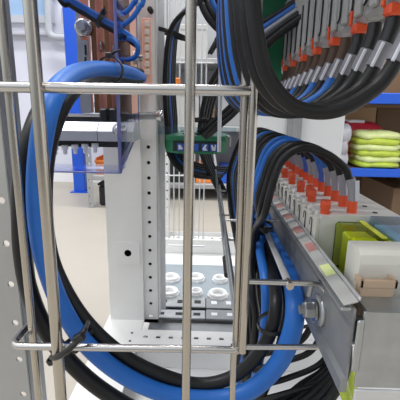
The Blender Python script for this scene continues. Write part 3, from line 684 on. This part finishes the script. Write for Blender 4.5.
# ---- green current transformer
dct = .575
c = P(196, 145, dct)
hw = P(228.5, 140, dct).x - c.x; hz_ = abs(P(195, 133, dct).z - P(195, 151, dct).z) / 2; hd_ = .052
t = thing('current_transformer', 'green oval ring transformer with blue white labels around black cables', 'transformer', c)
out = []; inn = []
def stad(hx, hy, ch): return [(-hx + ch, -hy), (hx - ch, -hy), (hx, -hy + ch), (hx, hy - ch), (hx - ch, hy), (-hx + ch, hy), (-hx, hy - ch), (-hx, -hy + ch)]
o_ = stad(hw, hd_, .022); n_ = stad(hw - .024, hd_ - .022, .014)
cy = c.y + hd_
vs = []
for (poly, z) in ((o_, -hz_), (o_, hz_), (n_, hz_), (n_, -hz_)):
    vs += [Vector((c.x + x, cy + y, c.z + z)) for x, y in poly]
fs = []
for L in range(4):
    for k in range(8):
        fs.append([L * 8 + k, L * 8 + (k + 1) % 8, ((L + 1) % 4) * 8 + (k + 1) % 8, ((L + 1) % 4) * 8 + k])
MB().add(vs, fs, 'green_plastic').build('ring_body', t)
zt_ = c.z + hz_
MB().box((c.x - hw + .004, c.y - .0026, zt_ - .007), (c.x + hw - .004, c.y + .004, zt_), 'green_plastic', .001).build('front_ledge', t)
lb = MB().box((c.x - .036, c.y - .0016, c.z - hz_ + .004), (c.x + .034, c.y + .001, c.z + hz_ - .008), 'label_dark', .0006).build('label_strip', t)
for k, lx in enumerate((-.029, -.006, .009, .022)):
    mb = MB(); x0 = c.x + lx; z0 = c.z - .009
    mb.box((x0, c.y - .0022, z0), (x0 + .010, c.y - .0014, z0 + .011), 'label_blue')
    if k == 0: mb.prism([(x0 + .002, c.y - .0024, z0 + .002), (x0 + .0085, c.y - .0024, z0 + .002), (x0 + .0085, c.y - .0024, z0 + .004), (x0 + .005, c.y - .0024, z0 + .009), (x0 + .002, c.y - .0024, z0 + .009)], (0, .0004, 0), 'label_white')
    elif k == 2: mb.prism([(x0 + .002, c.y - .0024, z0 + .001), (x0 + .009, c.y - .0024, z0 + .001), (x0 + .006, c.y - .0024, z0 + .005), (x0 + .008, c.y - .0024, z0 + .01), (x0 + .005, c.y - .0024, z0 + .01), (x0 + .001, c.y - .0024, z0 + .004)], (0, .0004, 0), 'label_white')
    elif k == 3: mb.prism([(x0 + .001, c.y - .0024, z0 + .009), (x0 + .003, c.y - .0024, z0 + .001), (x0 + .008, c.y - .0024, z0 + .001), (x0 + .009, c.y - .0024, z0 + .010), (x0 + .007, c.y - .0024, z0 + .010), (x0 + .006, c.y - .0024, z0 + .005), (x0 + .003, c.y - .0024, z0 + .010)], (0, .0004, 0), 'label_white')
    mb.build('label_mark', lb)
MB().box((c.x + hw - .006, cy - .02, c.z - .006), (c.x + hw + .006, cy + .02, c.z + .012), 'terminal_grey', .002).build('terminal_lug', t)
# clear shelf holding the ring
t = thing('clear_bracket', 'clear plastic bracket plate supporting the green ring', 'bracket', P(150, 130, .60))
zb_ = zt_ + .001
MB().box((P(128, 128, .6).x, .59, zb_), (P(236, 128, .6).x, .592, zb_ + .012), 'glass_strip').box((P(128, 128, .6).x, .592, zb_), (P(160, 128, .6).x, .70, zb_ + .003), 'glass_strip').build('plate', t)

# ---- wire mesh tray far back + thin rods
d = .95
t = thing('wire_mesh', 'pale wire mesh cable tray standing behind the green ring', 'wire mesh', P(185, 300, d))
for px in (168.5, 174, 180, 186, 197, 203, 208):
    top = P(px, -10, d); MB().cyl((top.x, d, H + ZB + .02), (top.x, d, top.z), .0017, 'aluminium', 8).build('vertical_wire', t)
for py in (62, 175):
    MB().cyl(P(141, py, d - .003), P(214, py + 1, d - .003), .0018, 'aluminium', 8).build('cross_wire', t)
MB().cyl((P(167, 0, d).x, d, H + ZB), (P(209, 0, d).x, d, H + ZB), .003, 'aluminium', 8).build('bottom_wire', t)
d = .46
tag(MB().cyl(P(222, -10, d), P(219, 152, d), .0024, 'aluminium', 10).build('thin_rod'), 'thin pale upright rod between the middle rod and double rods', 'rod')

# orange caps on a rod
d = .80
for (px, py, lab) in ((160.5, 75, 'upper left orange cap beside the black looped cables'), (177.5, 82, 'lower right orange cap behind the black looped cables')):
    c = P(px, py, d); t = thing('orange_cap', lab, 'cap', c)
    MB().box(c - Vector((.006, .005, .008)), c + Vector((.006, .005, .008)), 'orange_plastic', .002).build('cap', t)
    MB().cyl(c + Vector((0, .005, 0)), c + Vector((0, .16, 0)), .003, 'black_plastic', 8).build('stem', t)

# ================================================================== BUSBARS, top left
d = .505
spec = [(78, 82), (92.5, 97.3), (105.5, 110), (117, 121.5), (126.5, 130.5)]
for i, (a_, b_) in enumerate(spec):
    x0 = P(a_, 60, d).x; x1 = P(b_, 60, d).x; zb0 = P(100, 113, d).z
    t = thing('busbar', 'upright copper busbar at top left, %s from the left' % ORD[i], 'busbar', (x0, d, zb0), 'copper busbars')
    MB().box((x0, d, zb0), (x1, d + .040, H + .36), 'copper').build('bar', t)
    MB().box((x0 - .0001, d - .0006, zb0), (x1 + .0001, d, H + .36), 'copper_edge' if i else 'galvanised').build('front_edge', t)
    for py in ((27, 70) if i == 0 else (40,)):
        c = P((a_ + b_) / 2 + 2, py + 4 * i, d); c.y = d
        MB().lathe(Vector((x1, d + .02, c.z)), (1, 0, 0), [(.0001, .012), (.004, .012), (.004, .004), (.008, .004), (.008, 0)], 'steel_bright', 12).build('side_bolt', t)
c = P(82.5, 27, d - .012)
t = thing('busbar_bolt', 'silver bolt and washer on the leftmost copper busbar', 'bolt', c)
MB().lathe(c, (0, -1, 0), [(.0001, -.0115), (.0105, -.0115), (.0105, .0), (.0075, .001), (.0001, .001)], 'steel_bright', 20).build('washer', t)
MB().lathe(c, (0, -1, 0), [(.0001, .001), (.007, .001), (.007, .008), (.006, .009), (.0001, .009)], 'galvanised', 6, False).build('bolt_head', t)
t = thing('slotted_bar', 'grey slotted strip with dark slots at the left of the copper bars', 'strip', P(81, 112, .497))
mb = MB(); mb.box(P(83, 113, .496) , P(88, 40, .496) + Vector((0, .002, 0)), 'galvanised'); 
for py in (50, 62, 74, 86):
    c = P(85.5, py, .4955); mb.box(c - Vector((.0012, .0006, .006)), c + Vector((.0012, .0018, .006)), 'dark')
mb.build('strip_face', t)
# insulated black bar and silver support bar
d = .487
a = P(44, 116, d); b = P(124, 117, d)
t = thing('insulator_bar', 'black moulded insulator bar under the copper bars', 'insulator', a)
MB().box((a.x, d, P(60, 122, d).z), (b.x, d + .07, P(60, 114, d).z), 'black_plastic', .003).build('bar', t)
for px in (104, 113): MB().box(P(px, 118, d) - Vector((.005, .004, .004)), P(px, 118, d) + Vector((.005, .02, .012)), 'black_plastic', .002).build('lug', t)
d = .47
za = P(80, 122, d).z; zc = P(80, 131, d).z; ze = P(80, 141, d).z
t = thing('support_bar', 'silver aluminium support bar in two lengths behind the clear cover', 'support bar', P(80, 140, d))
for (p0, p1) in ((40, 96.3), (97, 133)):
    x0 = P(p0, 130, d).x; x1 = P(p1, 130, d).x
    MB().prism([(x0, d, zc), (x0, d + .012, za), (x0, d + .05, za), (x0, d + .05, ze), (x0, d + .002, ze)], (x1 - x0, 0, 0), 'aluminium').build('bar', t)
c = P(119, 130, d - .004)
MB().lathe(c, (0, -1, 0), [(.0001, -.01), (.0085, -.01), (.0085, .0), (.006, .001), (.006, .006), (.0001, .007)], 'steel_bright', 14).build('bolt', t)
MB().box(P(44, 146, d + .02), P(120, 142, d + .02) + Vector((0, .02, 0)), 'dark').build('gasket', t)
for k, px in enumerate((55, 65, 75, 85, 95)):
    c = P(px, 149 - k * .6, d + .01); t = thing('nylon_screw', 'white screw tip hanging under the silver bar, %s from the left' % ORD[k], 'screw', c, 'white screw tips')
    MB().lathe(c, (0, 0, -1), [(.0001, -.004), (.0045, -.004), (.0045, .001), (.0028, .0018), (.0028, .007), (.0001, .0085)], 'nylon_white', 10).build('screw', t)
# rod with bright tip right of the cover
c = P(163, 115, .56)
t = thing('stud', 'short steel stud with bright tip pointing right above green ring', 'stud', P(134, 117, .56))
MB().cyl(P(132, 116, .56), P(158, 115.5, .56), .0055, 'galvanised_dull', 12).build('shaft', t)
MB().lathe(P(157, 115.5, .56), (1, 0, 0), [(.0001, 0), (.0085, 0), (.0085, .007), (.0065, .009), (.0001, .0095)], 'steel_bright', 14).build('tip', t)
tag(MB().box(P(147.5, 127, .64), P(152, 92, .64) + Vector((0, .004, 0)), 'ochre', .001).build('ochre_strip'), 'narrow ochre strip standing left of the green ring', 'strip')
# strip with copper tabs
d = .572
t = thing('tab_strip', 'pink copper strip with bright tabs inside the clear cover', 'strip', P(147, 90, d))
MB().box(P(143, 95, d), P(151, 18, d) + Vector((0, .003, 0)), 'copper', .0008).build('strip', t)
for k in range(7):
    c = P(147, 24 + k * 8, d - .003); MB().box(c - Vector((.003, .003, .004)), c + Vector((.003, .003, .004)), 'relay_white', .001).build('tab', t)
tag(MB().lathe(P(150, 9.5, .572), (0, -1, 0), [(.0001, -.01), (.004, -.01), (.004, .002), (.0001, .003)], 'dark', 14).build('black_plug'), 'small black plug at top of the white post inside cover', 'plug')

# ---- clear polycarbonate cover
t = thing('clear_cover', 'transparent polycarbonate cover box with bluish edges over the busbars', 'cover', P(120, 172, .43))
dF = .43
p_bl = P(40, 174, dF); p_br = P(120.5, 173, dF); k_ = P(145, 129, dF)
x0 = p_bl.x - .03; x1 = p_br.x; zb0 = p_br.z; ztop = H + .30
dep = .125
MB().box((x0, dF, zb0), (x1, dF + .003, ztop), 'polycarbonate').build('front_sheet', t)
# bottom right is chamfered away: the side sheet slopes
zk = P(145, 129, dF + dep).z
MB().prism([(x1 - .003, dF + .003, zb0), (x1 - .003, dF + dep, zk), (x1 - .003, dF + dep, ztop), (x1 - .003, dF + .003, ztop)], (.003, 0, 0), 'polycarbonate').build('side_sheet', t)
MB().box((x0, dF + .003, zb0), (x1 - .003, dF + .045, zb0 + .003), 'polycarbonate').build('bottom_sheet', t)
e = .0011
MB().tube([(x0, dF, zb0), (x1, dF, zb0)], e, 'violet_edge', 8).build('bottom_edge', t)
MB().tube([(x1, dF, zb0), (x1, dF, ztop)], .0020, 'violet_edge', 8).build('corner_edge', t)
MB().tube([(x1, dF, zb0), (x1, dF + dep, zk)], e, 'violet_edge', 8).build('side_edge', t)
MB().tube([(x1, dF + dep, zk), (x1, dF + dep, ztop)], .0007, 'violet_edge', 8).build('rear_edge', t)
# ---- cables at top left
for i, (m_, off) in enumerate([('blue_cable', 0), ('black_cable', 5), ('blue_cable', -6)]):
    cable(pxs([(52 + i * 1.5, -14 + off * .4, .45), (70, 2 + off * .5, .455), (88, 13 + off * .5, .46), (104, 23 + off * .5, .465), (122, 33 + off * .4, .475), (138, 45 + off * .3, .49)]), .0034, m_, '%s cable slanting across the copper bars, %s' % ('blue' if m_[1] == 'l' and m_[2] == 'u' else 'black', ['in the middle', 'at the bottom', 'at the top'][i]), 'cables slanting across the copper bars')
cable_tie(P(100, 20, .463), P(104, 24, .465) - P(88, 14, .46), .0078, .0078, 'black cable tie on the cables slanting across the copper bars', .016, (.3, -.3, 1), .003)
for i, pts in enumerate([[(146, -12, .475), (140, 6, .475), (132, 18, .475), (122, 26, .475)], [(138, -12, .48), (134, 2, .48), (126, 12, .48), (116, 16, .48)], [(124, 38, .48), (133, 40, .475), (138, 48, .475), (135, 57, .48), (126, 60, .485)]]):
    cable(pxs(pts), .0030, 'blue_cable', ['blue cable curving down at top inside the clear cover, right one', 'blue cable curving down at top inside the clear cover, left one', 'short blue cable loop inside the clear cover by the busbars'][i], 'blue cables inside the cover')

# ================================================================== LIGHT
w = bpy.data.worlds.new('world'); SC.world = w; w.use_nodes = True
nt = w.node_tree; bg = nt.nodes['Background']
tc = nt.nodes.new('ShaderNodeTexCoord'); sp = nt.nodes.new('ShaderNodeSeparateXYZ'); nt.links.new(tc.outputs['Generated'], sp.inputs[0])
rmp = nt.nodes.new('ShaderNodeValToRGB'); mr = nt.nodes.new('ShaderNodeMapRange'); mr.inputs['From Min'].default_value = -1
nt.links.new(sp.outputs['Z'], mr.inputs['Value']); nt.links.new(mr.outputs['Result'], rmp.inputs['Fac'])
e = rmp.color_ramp.elements; e[0].position = .35; e[0].color = (.16, .15, .14, 1); e[1].position = .95; e[1].color = (1, 1, 1, 1)
x_ = e.new(.52); x_.color = (.38, .40, .42, 1); x_ = e.new(.70); x_.color = (.85, .9, .95, 1)
mx = nt.nodes.new('ShaderNodeMapRange'); mx.inputs['From Min'].default_value = .1; mx.inputs['From Max'].default_value = -.9; mx.inputs['To Min'].default_value = .75; mx.inputs['To Max'].default_value = 1.7
nt.links.new(sp.outputs['X'], mx.inputs['Value'])
nt.links.new(rmp.outputs['Color'], bg.inputs['Color']); nt.links.new(mx.outputs['Result'], bg.inputs['Strength'])
SC.view_settings.view_transform = 'Standard'; SC.view_settings.look = 'None'; SC.view_settings.gamma = 1
SC.view_settings.exposure = 0.0; SC.view_settings.use_curve_mapping = False
